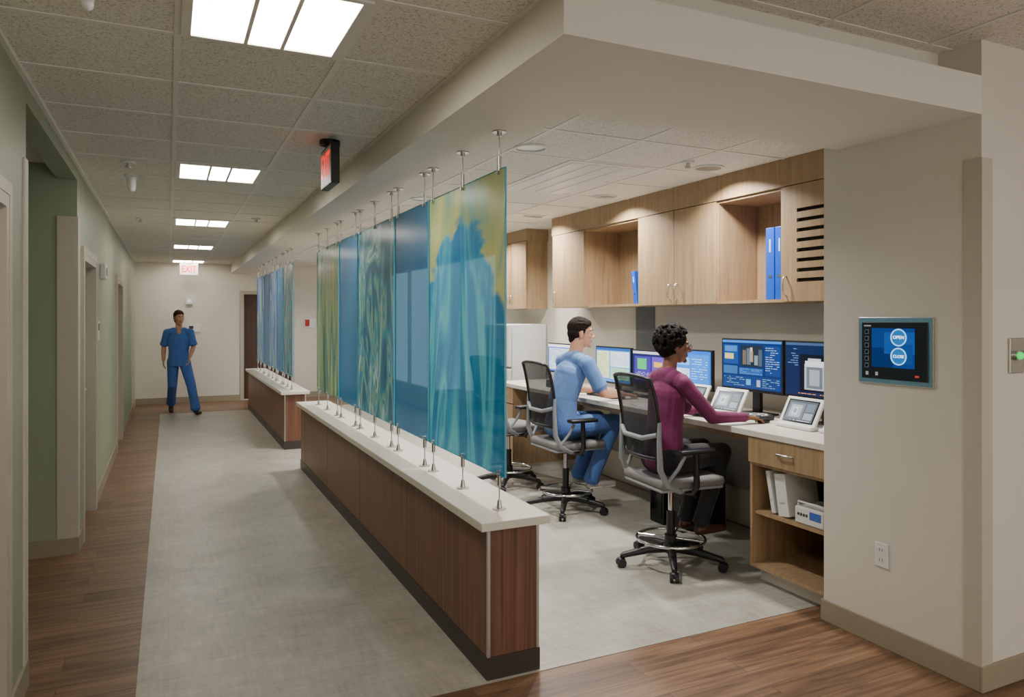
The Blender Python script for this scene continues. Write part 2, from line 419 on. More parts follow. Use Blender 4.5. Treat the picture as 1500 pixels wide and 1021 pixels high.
def panel(y0, y1, mat, hang, z0=.895, z1=2.365, X=1.44):
    b = MB()
    b.add([(X, y0, z0), (X, y1, z0), (X, y1, z1), (X, y0, z1)], [(0, 1, 2, 3)], mat)
    b.box(X-.005, X+.005, y0-.002, y0+.001, z0, z1, GEDGE); b.box(X-.005, X+.005, y1-.001, y1+.002, z0, z1, GEDGE)
    b.box(X-.005, X+.005, y0, y1, z0-.002, z0+.001, GEDGE); b.box(X-.005, X+.005, y0, y1, z1-.001, z1+.002, GEDGE)
    for y in hang:
        b.cyl((X, y, 2.55), (X, y, 2.544), .034, STEEL); b.cyl((X, y, 2.544), (X, y, 2.525), .012, STEEL)
        b.cyl((X, y, 2.53), (X, y, 2.40), .0035, STEEL, n=8)
        b.cyl((X, y, 2.43), (X, y, 2.345), .0105, STEEL, n=12); b.cyl((X-.014, y, 2.352), (X+.014, y, 2.352), .011, STEEL, n=12)
        b.cyl((X, y, .73), (X, y, .737), .034, STEEL); b.cyl((X, y, .737), (X, y, .775), .014, STEEL, r1=.008)
        b.cyl((X, y, .76), (X, y, .86), .0035, STEEL, n=8)
        b.cyl((X, y, .845), (X, y, .915), .0105, STEEL, n=12); b.cyl((X-.014, y, .908), (X+.014, y, .908), .011, STEEL, n=12)
    return b.obj('art_glass_panel', origin=(X, y0, z0))
PN = [(3.11, 4.21, 'big', 1.3), (4.235, 4.95, 'blue', 2), (4.975, 6.05, 'streak', 3.1), (6.075, 6.79, 'blue', 4), (6.815, 7.9, 'green', 5.5)]
for y0, y1, k, sd in PN:
    hs = [y0+.07, y1-.07]+([(y0+y1)/2] if y1-y0 > 1 else [])
    panel(y0, y1, art('art_'+k+str(sd), k, sd), hs)
PN2 = [(9.6, 10.45, 'streak', 7.2), (10.47, 11.1, 'blue', 8), (11.12, 12.0, 'violet', 9.5), (12.02, 12.65, 'blue', 10), (12.67, 13.7, 'violet', 11.7)]
for y0, y1, k, sd in PN2: panel(y0, y1, art('art_'+k+str(sd), k, sd), [y0+.07, y1-.07, (y0+y1)/2][: (3 if y1-y0 > .8 else 2)])

# ------------------------------------------------------------------ ceiling fixtures
def troffer(x0, y0, z=ZC):
    x1, y1 = x0+.61, y0+.61; b = MB()
    for a in ((x0+.012, x0+.045, y0+.012, y1-.012), (x1-.045, x1-.012, y0+.012, y1-.012), (x0+.045, x1-.045, y0+.012, y0+.035), (x0+.045, x1-.045, y1-.035, y1-.012)):
        b.box(*a, z-.012, z-.001, GRID)
    c = (x0+x1)/2
    for x in (c-.075, c+.06): b.box(x, x+.015, y0+.035, y1-.035, z-.014, z-.001, GRID)
    b.box(x0+.045, c-.075, y0+.035, y1-.035, z-.006, z-.002, DIFF)
    b.box(c-.06, c+.06, y0+.035, y1-.035, z-.007, z-.002, DIFF)
    b.box(c+.075, x1-.045, y0+.035, y1-.035, z-.006, z-.002, DIFF)
    b.obj('ceiling_light_troffer')
for k in range(-1, 5): troffer(.03, 2.39+3.05*k)
for p in ((2.0, -.9), (4.2, -.9)): troffer(p[0], p[1], 2.88)  # two unseen lobby troffers, added to brighten the front zone
def down(x, y, e=26, z=ZC):
    b = MB(); b.ring((x, y, z-.004), .1, .01, WHITEP)
    b.cyl((x, y, z-.001), (x, y, z-.003), .1, STEEL)
    o = b.obj('recessed_downlight')
    l = bpy.data.lights.new('downlight_lamp', 'AREA'); l.shape = 'DISK'; l.size = .17; l.energy = e; l.color = (1, .965, .91); l.spread = math.radians(140)
    lo = bpy.data.objects.new('downlight_lamp', l); COL.objects.link(lo); lo.location = (x, y, z-.008); lo.parent = o
for y in (4.05, 5.4, 6.76, 8.1): down(3.46, y, 34)
for y in (4.05, 6.2, 8.5, 11.0, 13.5): down(2.05, y, 30)
b = MB()
b.box(2.45, 3.06, 4.25, 5.46, ZC-.006, ZC-.001, GRID)
for i in range(4): b.box(2.50+i*.14, 2.59+i*.14, 4.3, 5.41, ZC-.009, ZC-.006, WHITEP)
b.obj('air_diffuser')
def sprk(x, y, z=ZC, nm='ceiling_sprinkler'):
    b = MB(); b.cyl((x, y, z-.001), (x, y, z-.012), .045, WHITEP); b.cyl((x, y, z-.012), (x, y, z-.04), .012, STEEL); b.cyl((x, y, z-.04), (x, y, z-.044), .022, STEEL); b.obj(nm)
sprk(3.2, 3.95); sprk(-.25, 5.6); sprk(-.27, 8.7); sprk(.85, 8.2)
b = MB(); b.cyl((-.25, 6.1, ZC-.001), (-.25, 6.1, ZC-.02), .05, WHITEP); b.cyl((-.25, 6.1, ZC-.02), (-.25, 6.1, ZC-.1), .035, WHITEP, r1=.028); b.sph((-.25, 6.1, ZC-.1), .028, WHITEP); b.obj('occupancy_sensor')
b = MB(); b.cyl((-.24, 2.72, ZC-.001), (-.24, 2.72, ZC-.015), .035, WHITEP); b.cyl((-.24, 2.72, ZC-.015), (-.24, 2.72, ZC-.05), .024, WHITEP, r1=.02); b.sph((-.24, 2.72, ZC-.05), .02, WHITEP); b.obj('occupancy_sensor')

RED = M('exit_red', '#ff2a20', .4, emit=1.0, ecol='#ff2a1c', noise=.01)
REDS = M('exit_red_soft', '#e8271c', .4, emit=.8, ecol='#ff2a1c', noise=.01)
b = MB(); b.cyl((.88, 4.42, ZC-.001), (.88, 4.42, ZC-.03), .06, BLACK)
b.cyl((.88, 4.42, ZC-.03), (.88, 4.42, 2.68), .012, BLACK); b.box(.855, .905, 4.26, 4.58, 2.44, 2.68, BLACK, bev=.006)
b.box(.8535, .8555, 4.275, 4.565, 2.455, 2.665, M('exit_face', '#c9b8b0', .4, noise=.02))
o = b.obj('exit_sign')
text('EXIT', (.852, 4.42, 2.56), .2, RED, FX, o, sx=.62, off=.004)
b = MB(); b.cyl((.35, 15.1, ZC-.001), (.35, 15.1, ZC-.03), .05, WHITEP); b.box(.19, .51, 15.08, 15.12, 2.47, 2.69, WHITEP, bev=.006)
o = b.obj('exit_sign')
text('EXIT', (.35, 15.078, 2.58), .17, REDS, FY, o, sx=.75, off=.004)

# ------------------------------------------------------------------ cabinets
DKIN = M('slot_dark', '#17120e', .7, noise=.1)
XF = 3.75
def pull_v(b, x, y, z0, z1):
    b.tube([(x, y, z0), (x-.02, y, z0+.004), (x-.032, y, z0+.03), (x-.032, y, z1-.03), (x-.02, y, z1-.004), (x, y, z1)], .005, STEEL, 8)
b = MB(); z0, z1 = 1.758, 2.533; ye = 6.85
b.box(XF, XR, 2.87, ye, z0, z0+.02, maple); b.box(XF, XR, 2.87, ye, z1-.02, z1, maple); b.box(XR-.015, XR-.001, 2.87, ye, z0, z1, maple)
for y in (2.87, 3.62, 4.27, 5.27, 6.2, ye-.02): b.box(XF, XR-.015, y, y+.02, z0+.02, z1-.02, maple)
b.box(XF-.02, XF+.03, 2.862, ye+.02, z1, ZC-.001, maple)
def doorp(y0, y1): b.box(XF-.02, XF-.001, y0+.003, y1-.003, z0+.003, z1-.006, maple)
doorp(4.28, 4.78); doorp(4.78, 5.28); doorp(6.2, 6.85)
pull_v(b, XF-.02, 4.735, 1.8, 1.93); pull_v(b, XF-.02, 4.825, 1.8, 1.93); pull_v(b, XF-.02, 6.78, 1.8, 1.93)
y0, y1 = 2.88, 3.635
b.box(XF-.02, XF-.001, 3.50, y1, z0+.003, z1-.006, maple); b.box(XF-.02, XF-.001, y0, 2.95, z0+.003, z1-.006, maple)
ns = 8; za, zb = z0+.13, z1-.12; hh = (zb-za)/ns
b.box(XF-.02, XF-.001, 2.95, 3.50, z0+.003, za, maple); b.box(XF-.02, XF-.001, 2.95, 3.50, zb, z1-.006, maple)
for i in range(ns): b.box(XF-.02, XF-.001, 2.95, 3.50, za+i*hh+.024, za+(i+1)*hh, maple)
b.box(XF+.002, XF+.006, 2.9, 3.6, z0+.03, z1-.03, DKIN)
pull_v(b, XF-.02, 3.59, 1.8, 1.93)
b.obj('wall_cabinet')
BLUE = M('binder_blue', '#1a4fc0', .35, noise=.04)
def binder(b, X, Y, Z, t=.06, h=.29, d=.27, col=BLUE, A=None):
    XX = Matrix.Translation((X, Y, Z)) @ (A or Matrix.Identity(4))
    b.box(0, d, 0, t, 0, h, col, bev=.003, X=XX); b.box(.01, d+.004, .008, t-.008, .004, h-.004, WHITEP, X=XX)
    b.box(-.0008, 0.0004, t*.42, t*.58, h*.66, h*.84, WHITEP, X=XX) ; b.box(-.001, .0004, t*.3, t*.7, h*.3, h*.34, STEEL, X=XX)
b = MB()
for i in range(2): binder(b, XF+.03, 3.66+i*.085, 1.779, .078, .5)
b.obj('blue_binders')
b = MB(); binder(b, XF+.03, 5.36, 1.779, .055, .30, A=Matrix.Rotation(math.radians(-9), 4, 'X')); b.obj('blue_binder')
b = MB()
b.box(3.88, XR-.001, 7.75, 8.6, 1.76, 2.58, maple); b.box(3.86, XR-.001, 7.73, 8.62, 2.58, ZC-.001, maple)
for y in (7.76, 8.18): b.box(3.862, 3.88, y, y+.41, 1.765, 2.575, maple)
pull_v(b, 3.862, 8.14, 1.8, 1.93); pull_v(b, 3.862, 8.22, 1.8, 1.93)
b.obj('tall_wall_cabinet')
FR = M('appliance_white', '#d3d5d3', .25, noise=.01)
b = MB(); b.box(3.68, XR-.01, 7.75, 8.5, .03, 1.58, FR, bev=.02, seg=3); b.box(3.63, 3.675, 7.76, 8.49, .1, 1.05, FR, bev=.01); b.box(3.63, 3.675, 7.76, 8.49, 1.07, 1.57, FR, bev=.01)
b.tube([(3.63, 7.83, .7), (3.6, 7.83, .72), (3.6, 7.83, .98), (3.63, 7.83, 1.0)], .008, STEEL); b.box(3.75, 4.1, 7.8, 8.4, 0.003, .03, BLACK)
b.obj('refrigerator')
Bx('wall_panel_grey', XR-.008, XR-.0005, 5.6, 5.9, .96, 1.757, M('panel_grey', '#6f7072', .5, noise=.03))
b = MB(); b.box(3.27, XR-.002, 2.872, 7.3, .915, .955, SOLID, bev=.004)
b.box(4.1, XR-.002, 3.48, 6.3, .3, .915, M('modesty_grey', '#8b8984', .5, noise=.03))
b.box(3.34, 3.36, 3.48, 6.3, .87, .914, maple)
b.obj('work_counter')
b = MB()
def basecab(b, y0, y1):
    b.box(3.38, 4.1, y0+.01, y1-.01, .004, .1, WALLW)
    b.box(3.3, 4.1, y0, y0+.02, .1, .914, maple); b.box(3.3, 4.1, y1-.02, y1, .1, .914, maple)
    b.box(3.3, 4.1, y0+.02, y1-.02, .1, .12, maple); b.box(4.08, 4.1, y0+.02, y1-.02, .12, .9, maple); b.box(3.32, 4.08, y0+.02, y1-.02, .895, .914, maple)
basecab(b, 2.872, 3.47)
b.box(3.282, 3.3, 2.876, 3.466, .755, .91, maple); b.box(3.3, 4.08, 2.892, 3.45, .735, .752, maple); b.box(3.32, 4.08, 2.892, 3.45, .43, .45, maple)
b.tube([(3.282, 3.11, .84), (3.262, 3.12, .84), (3.255, 3.13, .84), (3.255, 3.21, .84), (3.262, 3.22, .84), (3.282, 3.23, .84)], .006, STEEL)
b.obj('base_cabinet')
b = MB(); basecab(b, 6.9, 7.28)
for z_ in ((.105, .735), (.745, .91)): b.box(3.282, 3.3, 6.905, 7.275, z_[0], z_[1], maple)
b.tube([(3.282, 7.04, .84), (3.255, 7.05, .84), (3.255, 7.14, .84), (3.282, 7.15, .84)], .006, STEEL)
b.obj('base_cabinet')
b = MB()
for yy, tilt, tt in ((3.19, -9, .085), (3.30, -12, .03)):
    A = Matrix.Rotation(math.radians(tilt), 4, 'X'); binder(b, 3.34, yy, .462, tt, .255, .26, WHITEP, A)
b.obj('white_binders')
b = MB(); b.box(3.33, 3.55, 2.93, 3.14, .452, .55, WHITEP, bev=.008); b.box(3.328, 3.331, 2.95, 3.03, .49, .535, M('lcd_blue', '#3a62b8', .3, noise=.02)); 
for i in range(4): b.box(3.327, 3.331, 3.045+i*.02, 3.057+i*.02, .5, .515, DKGREY)
b.tube([(3.35, 2.94, .55), (3.35, 2.94, .575), (3.35, 3.13, .575), (3.35, 3.13, .55)], .006, WHITEP)
b.obj('infusion_monitor')
for yy in (4.45, 4.68):
    b = MB()
    b.box(3.55, 3.98, yy, yy+.18, .004, .44, BLACK, bev=.006); b.box(3.545, 3.55, yy+.02, yy+.16, .3, .4, DKGREY); b.box(3.545, 3.55, yy+.02, yy+.16, .05, .25, BLACKG)
    b.obj('computer_tower')

# ------------------------------------------------------------------ monitors
def E(h, e=1.0):
    m = M('scr_'+h.strip('#')+'_%d' % int(e*10), h, .3, emit=e, noise=.01); m.cycles.emission_sampling = 'NONE'; return m
def scr(b, x, y0, y1, z0, z1, rects, k=1.0, A=None):
    """rects: u0,u1,v0,v1,color (u left->right for a viewer looking +X, v bottom->top)"""
    for i, (u0, u1, v0, v1, c) in enumerate(rects):
        xx = x-.0008*(i*.15+1) if len(rects) < 40 else x-.0008-.00004*i
        ya, yb = y1-(y1-y0)*u0, y1-(y1-y0)*u1; za, zb = z0+(z1-z0)*v0, z0+(z1-z0)*v1
        b.add([(xx, ya, za), (xx, yb, za), (xx, yb, zb), (xx, ya, zb)], [(0, 1, 2, 3)], E(c, k), False, A)
def rows(u0, u1, v0, v1, n, c, seed):
    rnd = random.Random(seed); o = []
    for i in range(n):
        va = v1-(v1-v0)*(i+.3)/n; vb = v1-(v1-v0)*(i+.6)/n; u = u0
        while u < u1-.03:
            w = rnd.uniform(.02, .08); w = min(w, u1-u)
            if rnd.random() < .65: o.append((u, u+w, vb, va, c))
            u += w+.012
    return o
L_dark = [(0, 1, 0, 1, '#0a2458'), (0, 1, .95, 1, '#2c6fc0'), (.02, .28, .50, .9, '#13397a'), (.04, .2, .6, .72, '#b8b070'), (.04, .26, .76, .88, '#2f6ab0'),
  (.33, .70, .46, .9, '#16202e'), (.36, .42, .5, .8, '#5d5248'), (.43, .5, .5, .84, '#46586a'), (.48, .54, .56, .78, '#8b7566'), (.49, .53, .78, .86, '#b89a86'), (.56, .62, .5, .7, '#6c7a84'), (.63, .69, .48, .82, '#3a4a58'),
  (.74, .98, .3, .9, '#0f3270'), (.02, .98, .02, .26, '#123068'), (.30, .70, .29, .43, '#1a4a90'), (.02, .27, .29, .46, '#2a5a8c'), (.42, .5, .08, .2, '#3f8ed0'), (.6, .66, .06, .2, '#8a9ab0')]+rows(.31, .69, .3, .42, 4, '#5f86b8', 3)+rows(.03, .4, .04, .24, 5, '#6f90b8', 31)+rows(.7, .97, .04, .24, 5, '#6f90b8', 33)+rows(.75, .97, .34, .88, 12, '#8aa0c4', 4)
L_scan = [(0, 1, 0, 1, '#0a1c44'), (0, 1, .95, 1, '#3a4f78'), (.2, .60, .08, .78, '#060c1c'), (.27, .55, .12, .6, '#9aa2aa'), (.30, .52, .15, .56, '#5b6570'), (.34, .48, .2, .5, '#8e979f'), (.28, .54, .55, .66, '#c6ced6'), (.32, .50, .66, .71, '#b0b8c0')]+rows(.03, .18, .5, .9, 9, '#5f7cb0', 6)+rows(.72, .95, .2, .85, 12, '#5674a8', 7)+rows(.1, .9, .02, .06, 1, '#d09040', 8)
L_win = [(0, 1, 0, 1, '#3f7fc8'), (0, 1, .93, 1, '#1f4f9c'), (.03, .4, .1, .9, '#cdd8b0'), (.43, .97, .45, .9, '#d4dee6'), (.43, .97, .08, .42, '#a0c8ac')]+rows(.05, .38, .15, .85, 14, '#6f9f68', 9)+rows(.45, .95, .5, .85, 8, '#5f88c0', 10)+rows(.45, .95, .12, .4, 6, '#4f9f70', 11)
L_pur = [(0, 1, 0, 1, '#1a1c50'), (0, 1, .92, 1, '#b8b8c8'), (.05, .55, .1, .85, '#3b2a8c'), (.14, .42, .45, .78, '#38a860'), (.58, .95, .1, .85, '#5a3fa8'), (.64, .88, .55, .7, '#c8a038')]+rows(.1, .9, .12, .38, 6, '#b0b0d8', 12)
L_blue = [(0, 1, 0, 1, '#1a62c8'), (0, 1, .0, .07, '#123c80'), (.05, .95, .12, .9, '#2578dc'), (.1, .5, .6, .8, '#5fa6f0'), (.1, .5, .2, .5, '#cfe0f0')]+rows(.55, .92, .2, .8, 9, '#a8d0f8', 15)+rows(.12, .48, .22, .48, 6, '#5a80b8', 16)
L_text = [(0, 1, 0, 1, '#2468c8'), (0, 1, .9, 1, '#dfe6ee'), (.04, .96, .06, .86, '#b8ccdc')]+rows(.06, .94, .1, .84, 12, '#5a80b8', 13)
def monitor(y0, y1, z0, z1, lay, x=3.78, k=1.0, yaw=0):
    yc = (y0+y1)/2; A = Matrix.Translation((x, yc, 0)) @ Matrix.Rotation(yaw, 4, 'Z') @ Matrix.Translation((-x, -yc, 0))
    b = MB(); b.box(x, x+.03, y0, y1, z0, z1, BLACK, bev=.004, X=A); b.box(x+.03, x+.055, y0+.1, y1-.1, z0+.06, z1-.06, BLACK, bev=.006, X=A)
    scr(b, x, y0+.012, y1-.012, z0+.02, z1-.012, lay, k, A)
    b.box(x+.05, x+.08, yc-.035, yc+.035, .965, z0+.15, BLACK, X=A)
    b.box(x-.05, x+.15, yc-.12, yc+.12, .956, .968, BLACK, bev=.003, X=A)
    b.obj('computer_monitor')
monitor(3.665, 4.27, 1.12, 1.50, L_dark, k=.9); monitor(3.045, 3.65, 1.12, 1.50, L_scan, k=.9)
monitor(5.46, 6.06, 1.03, 1.38, L_win, k=.9); monitor(4.93, 5.44, 1.05, 1.37, L_pur); monitor(4.38, 4.91, 1.08, 1.40, L_blue, k=.9)
monitor(6.5, 7.05, 1.06, 1.38, L_text, k=.9)
L_tab = [(0, 1, 0, 1, '#3b4450'), (.05, .6, .12, .9, '#55606c'), (.12, .52, .2, .8, '#8a949c'), (.2, .4, .3, .7, '#a8b0b4'), (.25, .35, .4, .6, '#6c767e'), (.65, .95, .5, .9, '#55626f'), (.65, .95, .12, .44, '#7d8890')]+rows(.05, .95, .0, .08, 1, '#c8d0d8', 20)
def console(x, y, yaw=0, w=.30):
    """small white touch display tilted back on a wedge base"""
    R = Matrix.Translation((x, y, .956)) @ Matrix.Rotation(yaw, 4, 'Z'); A = R @ Matrix.Rotation(math.radians(28), 4, 'Y')
    b = MB(); b.box(-.02, .14, -w/2, w/2, 0, .025, WHITEP, bev=.008, X=R)
    b.box(0, .018, -w/2, w/2, .01, .215, WHITEP, bev=.006, X=A)
    b.add([(-.0008, w/2-.025, .04), (-.0008, -w/2+.025, .04), (-.0008, -w/2+.025, .195), (-.0008, w/2-.025, .195)], [(0, 1, 2, 3)], BLACKG, False, A)
    scr(b, -.001, -w/2+.035, w/2-.035, .048, .187, L_tab, .8, A)
    b.box(.08, .12, -w/4, w/4, .02, .12, WHITEP, bev=.01, X=R)
    b.obj('touch_console')
console(3.57, 4.03, .05); console(3.57, 4.42, .05); console(3.56, 3.36, -.03); console(3.56, 3.03, -.1, .28)
KEY = M('key_grey', '#55585c', .5, noise=.03)
def keyboard(x, y, yaw=0, col=BLACK, kc=KEY):
    A = Matrix.Translation((x, y, .956)) @ Matrix.Rotation(yaw, 4, 'Z'); b = MB()
    b.box(-.07, .07, -.21, .21, 0, .014, col, bev=.004, X=A)
    for i in range(5):
        for j in range(15): b.box(-.06+i*.024, -.041+i*.024, -.2+j*.0265, -.178+j*.0265, .014, .019, kc, X=A)
    b.obj('keyboard')
keyboard(3.44, 4.12, 0); keyboard(3.5, 5.45, 0)
b = MB()
A = Matrix.Translation((3.66, 3.77, .956))
b.box(-.07, .07, -.08, .08, 0, .03, DKGREY, bev=.006, X=A)
for i in range(4):
    for j in range(4): b.box(-.06+i*.032, -.04+i*.032, -.068+j*.035, -.045+j*.035, .03, .036, WHITEP if (i+j) % 3 else KEY, X=A)
b.obj('control_keypad')
b = MB(); b.sph((3.565, 3.625, .966), (.05, .03, .018), BLACK); b.obj('computer_mouse')
b = MB(); b.box(3.32, 3.46, 4.55, 4.76, .9562, .9575, WHITEP); b.box(3.36, 3.50, 4.66, 4.87, .9576, .959, WHITEP); b.obj('paper_sheets')
b = MB(); b.box(3.45, 3.72, 6.3, 6.48, .956, 1.03, DKGREY, bev=.01); b.box(3.47, 3.7, 6.32, 6.46, 1.03, 1.04, WHITEP); b.obj('desk_phone')

# ------------------------------------------------------------------ wall devices
b = MB(); b.box(3.228, 3.2395, 2.215, 2.62, 1.32, 1.655, STEEL, bev=.003); b.box(3.22, 3.229, 2.24, 2.595, 1.345, 1.63, BLACK, bev=.003)
scr(b, 3.219, 2.3, 2.535, 1.405, 1.6, [(0, 1, 0, 1, '#0b357e'), (.0, .5, .0, .5, '#09265f'), (.3, 1, .35, .9, '#124c98'), (.55, .95, .1, .6, '#0d4088')], .8)
for i in range(6): b.box(3.2175, 3.221, 2.553, 2.575, 1.40+i*.034, 1.422+i*.034, M('key_outline', '#8d9096', .4, noise=.01)); b.box(3.217, 3.2178, 2.556, 2.572, 1.403+i*.034, 1.419+i*.034, BLACKG)
b.box(3.2185, 3.2202, 2.28, 2.30, 1.365, 1.375, E('#c04030', .6)); b.box(3.2185, 3.2202, 2.54, 2.58, 1.608, 1.615, WHITEP); b.box(3.2185, 3.2202, 2.50, 2.515, 1.362, 1.38, WHITEP); b.box(3.2185, 3.2202, 2.555, 2.57, 1.362, 1.38, WHITEP)
CY = E('#9fdcff', 1.2)
for z in (1.555, 1.462):
    b.ring((3.2165, 2.385, z), .040, .003, CY, axis='x'); b.cyl((3.2178, 2.385, z), (3.2172, 2.385, z), .038, E('#1e70b8', .8), n=32)
o = b.obj('door_control_touchscreen')
TW = E('#f4fbff', 1.6)
text('OPEN', (3.2162, 2.385, 1.555), .023, TW, FX, o); text('CLOSE', (3.2162, 2.385, 1.462), .020, TW, FX, o)
b = MB(); b.box(3.232, 3.2398, 2.455, 2.53, .40, .52, WHITEP, bev=.002)
for z in (.435, .485):
    b.box(3.2305, 3.2322, 2.475, 2.51, z-.016, z+.016, WHITEP, bev=.001)
    for y in (2.485, 2.5): b.box(3.2298, 3.2306, y-.0015, y+.0015, z-.006, z+.008, DKGREY)
b.obj('wall_outlet')
b = MB(); b.box(3.43, 3.60, 1.99, 1.9995, 1.40, 1.56, STEEL, bev=.003)
b.cyl((3.475, 1.99, 1.48), (3.475, 1.975, 1.48), .022, CHROME); b.cyl((3.475, 1.975, 1.48), (3.475, 1.965, 1.48), .016, E('#28e060', 1.0))
b.cyl((3.55, 1.99, 1.48), (3.55, 1.97, 1.48), .02, CHROME); b.obj('door_release_switch')
b = MB(); b.box(.30, .42, 15.44, 15.499, 1.92, 2.05, WHITEP, bev=.01); b.cyl((.36, 15.44, 1.985), (.36, 15.43, 1.985), .025, E('#f0f4f8', .5)); b.obj('fire_alarm_strobe')
b = MB(); b.box(.34, .56, 15.48, 15.499, 1.38, 1.52, WHITEP, bev=.004); b.box(.36, .44, 15.475, 15.481, 1.44, 1.5, DKGREY); b.obj('wall_notice_plate')
RD = M('sign_red', '#b0201c', .4, noise=.02)
b = MB(); b.box(2.55, 2.78, 15.485, 15.499, 1.45, 1.65, WHITEP, bev=.002); b.box(2.57, 2.66, 15.482, 15.486, 1.48, 1.62, RD); b.obj('fire_safety_sign')
b = MB(); b.box(2.40, 2.45, 15.485, 15.499, 1.5, 1.6, WHITEP); b.obj('door_name_plate')
b = MB(); b.box(XL, XL+.045, 7.75, 8.02, 2.02, 2.16, WHITEP, bev=.008); b.cyl((XL+.045, 7.88, 2.09), (XL+.06, 7.88, 2.09), .04, WHITEP); b.obj('wall_alarm_box')
b = MB(); b.box(XL, XL+.01, 7.45, 7.6, 1.45, 1.62, WHITEP, bev=.002); b.box(XL+.01, XL+.012, 7.47, 7.58, 1.54, 1.6, DKGREY); b.obj('room_sign')

# ------------------------------------------------------------------ drafting chair
def chair(x, y, yaw=0, empty=False):
    A = Matrix.Translation((x, y, .003)) @ Matrix.Rotation(yaw, 4, 'Z'); b = MB(); RB = .345
    for k in range(5):
        a = 2*math.pi*k/5+.35-yaw; c, s_ = math.cos(a), math.sin(a)
        b.tube([(c*.03, s_*.03, .115), (c*.17, s_*.17, .105), (c*(RB-.015), s_*(RB-.015), .078), (c*RB, s_*RB, .07)], [.034, .027, .02, .016], BLACK, 10, X=A)
        b.cyl((c*(RB-.005), s_*(RB-.005), .08), (c*(RB-.005), s_*(RB-.005), .05), .012, BLACK, X=A)
        px, py = -s_, c
        for sg in (-1, 1): b.cyl((c*RB+px*.008*sg, s_*RB+py*.008*sg, .03), (c*RB+px*.028*sg, s_*RB+py*.028*sg, .03), .03, BLACK, n=20, X=A)
        b.sph((c*RB, s_*RB, .045), (.03, .03, .022), BLACK, X=A, n=8)
    b.cyl((0, 0, .08), (0, 0, .15), .04, BLACK, X=A); b.cyl((0, 0, .15), (0, 0, .36), .028, BLACK, X=A); b.cyl((0, 0, .36), (0, 0, .53), .017, CHROME, X=A)
    b.ring((0, 0, .175), .225, .0105, CHROME, n=48, X=A); b.cyl((0, 0, .155), (0, 0, .2), .042, BLACK, X=A)
    for k in range(4):
        a = math.pi/4+k*math.pi/2; b.tube([(.03*math.cos(a), .03*math.sin(a), .178), (.22*math.cos(a), .22*math.sin(a), .176)], .009, CHROME, X=A)
    b.box(-.13, .11, -.09, .09, .50, .54, BLACK, bev=.012, X=A); b.tube([(.02, -.08, .515), (.03, -.22, .505), (.03, -.24, .50)], .006, BLACK, X=A)
    b.box(-.22, .25, -.235, .235, .540, .562, CHG, bev=.009, X=A, seg=3)
    b.box(-.225, .26, -.25, .25, .556, .62, CHF, bev=.028, X=A, seg=4)
    nu, nv = 12, 10
    def bp(u, v):   # u -1..1, v 0..1
        z = .75+v*.53; w = .20+.04*math.sin(min(1, v*1.15)*math.pi*.62)-.012*v; yy = u*w
        xx = -.225-.075*v+.02*math.sin(v*math.pi) - .035*(1-u*u)
        return Vector((xx, yy, z-(.02*u*u*max(0, (v-.8)/.2))))
    vs = [bp(-1+2*i/nu, j/nv) for j in range(nv+1) for i in range(nu+1)]
    b.add(vs, [(j*(nu+1)+i, j*(nu+1)+i+1, (j+1)*(nu+1)+i+1, (j+1)*(nu+1)+i) for j in range(nv) for i in range(nu)], CHM, True, A)
    loop = [bp(-1+2*i/nu, 0) for i in range(nu+1)]+[bp(1, j/nv) for j in range(1, nv+1)]+[bp(1-2*i/nu, 1) for i in range(1, nu+1)]+[bp(-1, 1-j/nv) for j in range(1, nv)]
    b.tube(loop, .013, BLACK, 10, True, A)
    b.tube([bp(-1, .3)+Vector((-.012, 0, 0)), bp(-.5, .24)+Vector((-.03, 0, 0)), bp(.5, .24)+Vector((-.03, 0, 0)), bp(1, .3)+Vector((-.012, 0, 0))], .016, CHG, X=A)
    for sg in (-1, 1):
        q = bp(sg, .45)
        b.tube([q+Vector((0, sg*.012, 0)), bp(sg, .22)+Vector((-.01, sg*.02, 0)), (-.235, sg*.245, .69), (-.19, sg*.25, .595), (-.08, sg*.225, .54), (.0, sg*.16, .52)], [.011, .016, .02, .02, .018, .014], CHG, 10, X=A)
        b.tube([(-.02, sg*.16, .515), (-.0, sg*.26, .53), (.0, sg*.295, .58), (-.005, sg*.30, .66), (-.01, sg*.30, .79)], [.014, .018, .02, .02, .018], BLACK, 10, X=A)
        b.box(-.14, .12, sg*.30-.042, sg*.30+.042, .79, .82, BLACK, bev=.013, X=A, seg=3)
        b.tube([(-.19, sg*.255, .61), (-.13, sg*.285, .70), (-.09, sg*.298, .78)], .012, CHG, X=A)
    b.obj('drafting_chair', origin=(x, y, 0))
chair(3.04, 3.93, -.08); chair(3.08, 5.42, 0); chair(3.02, 6.45, .25)

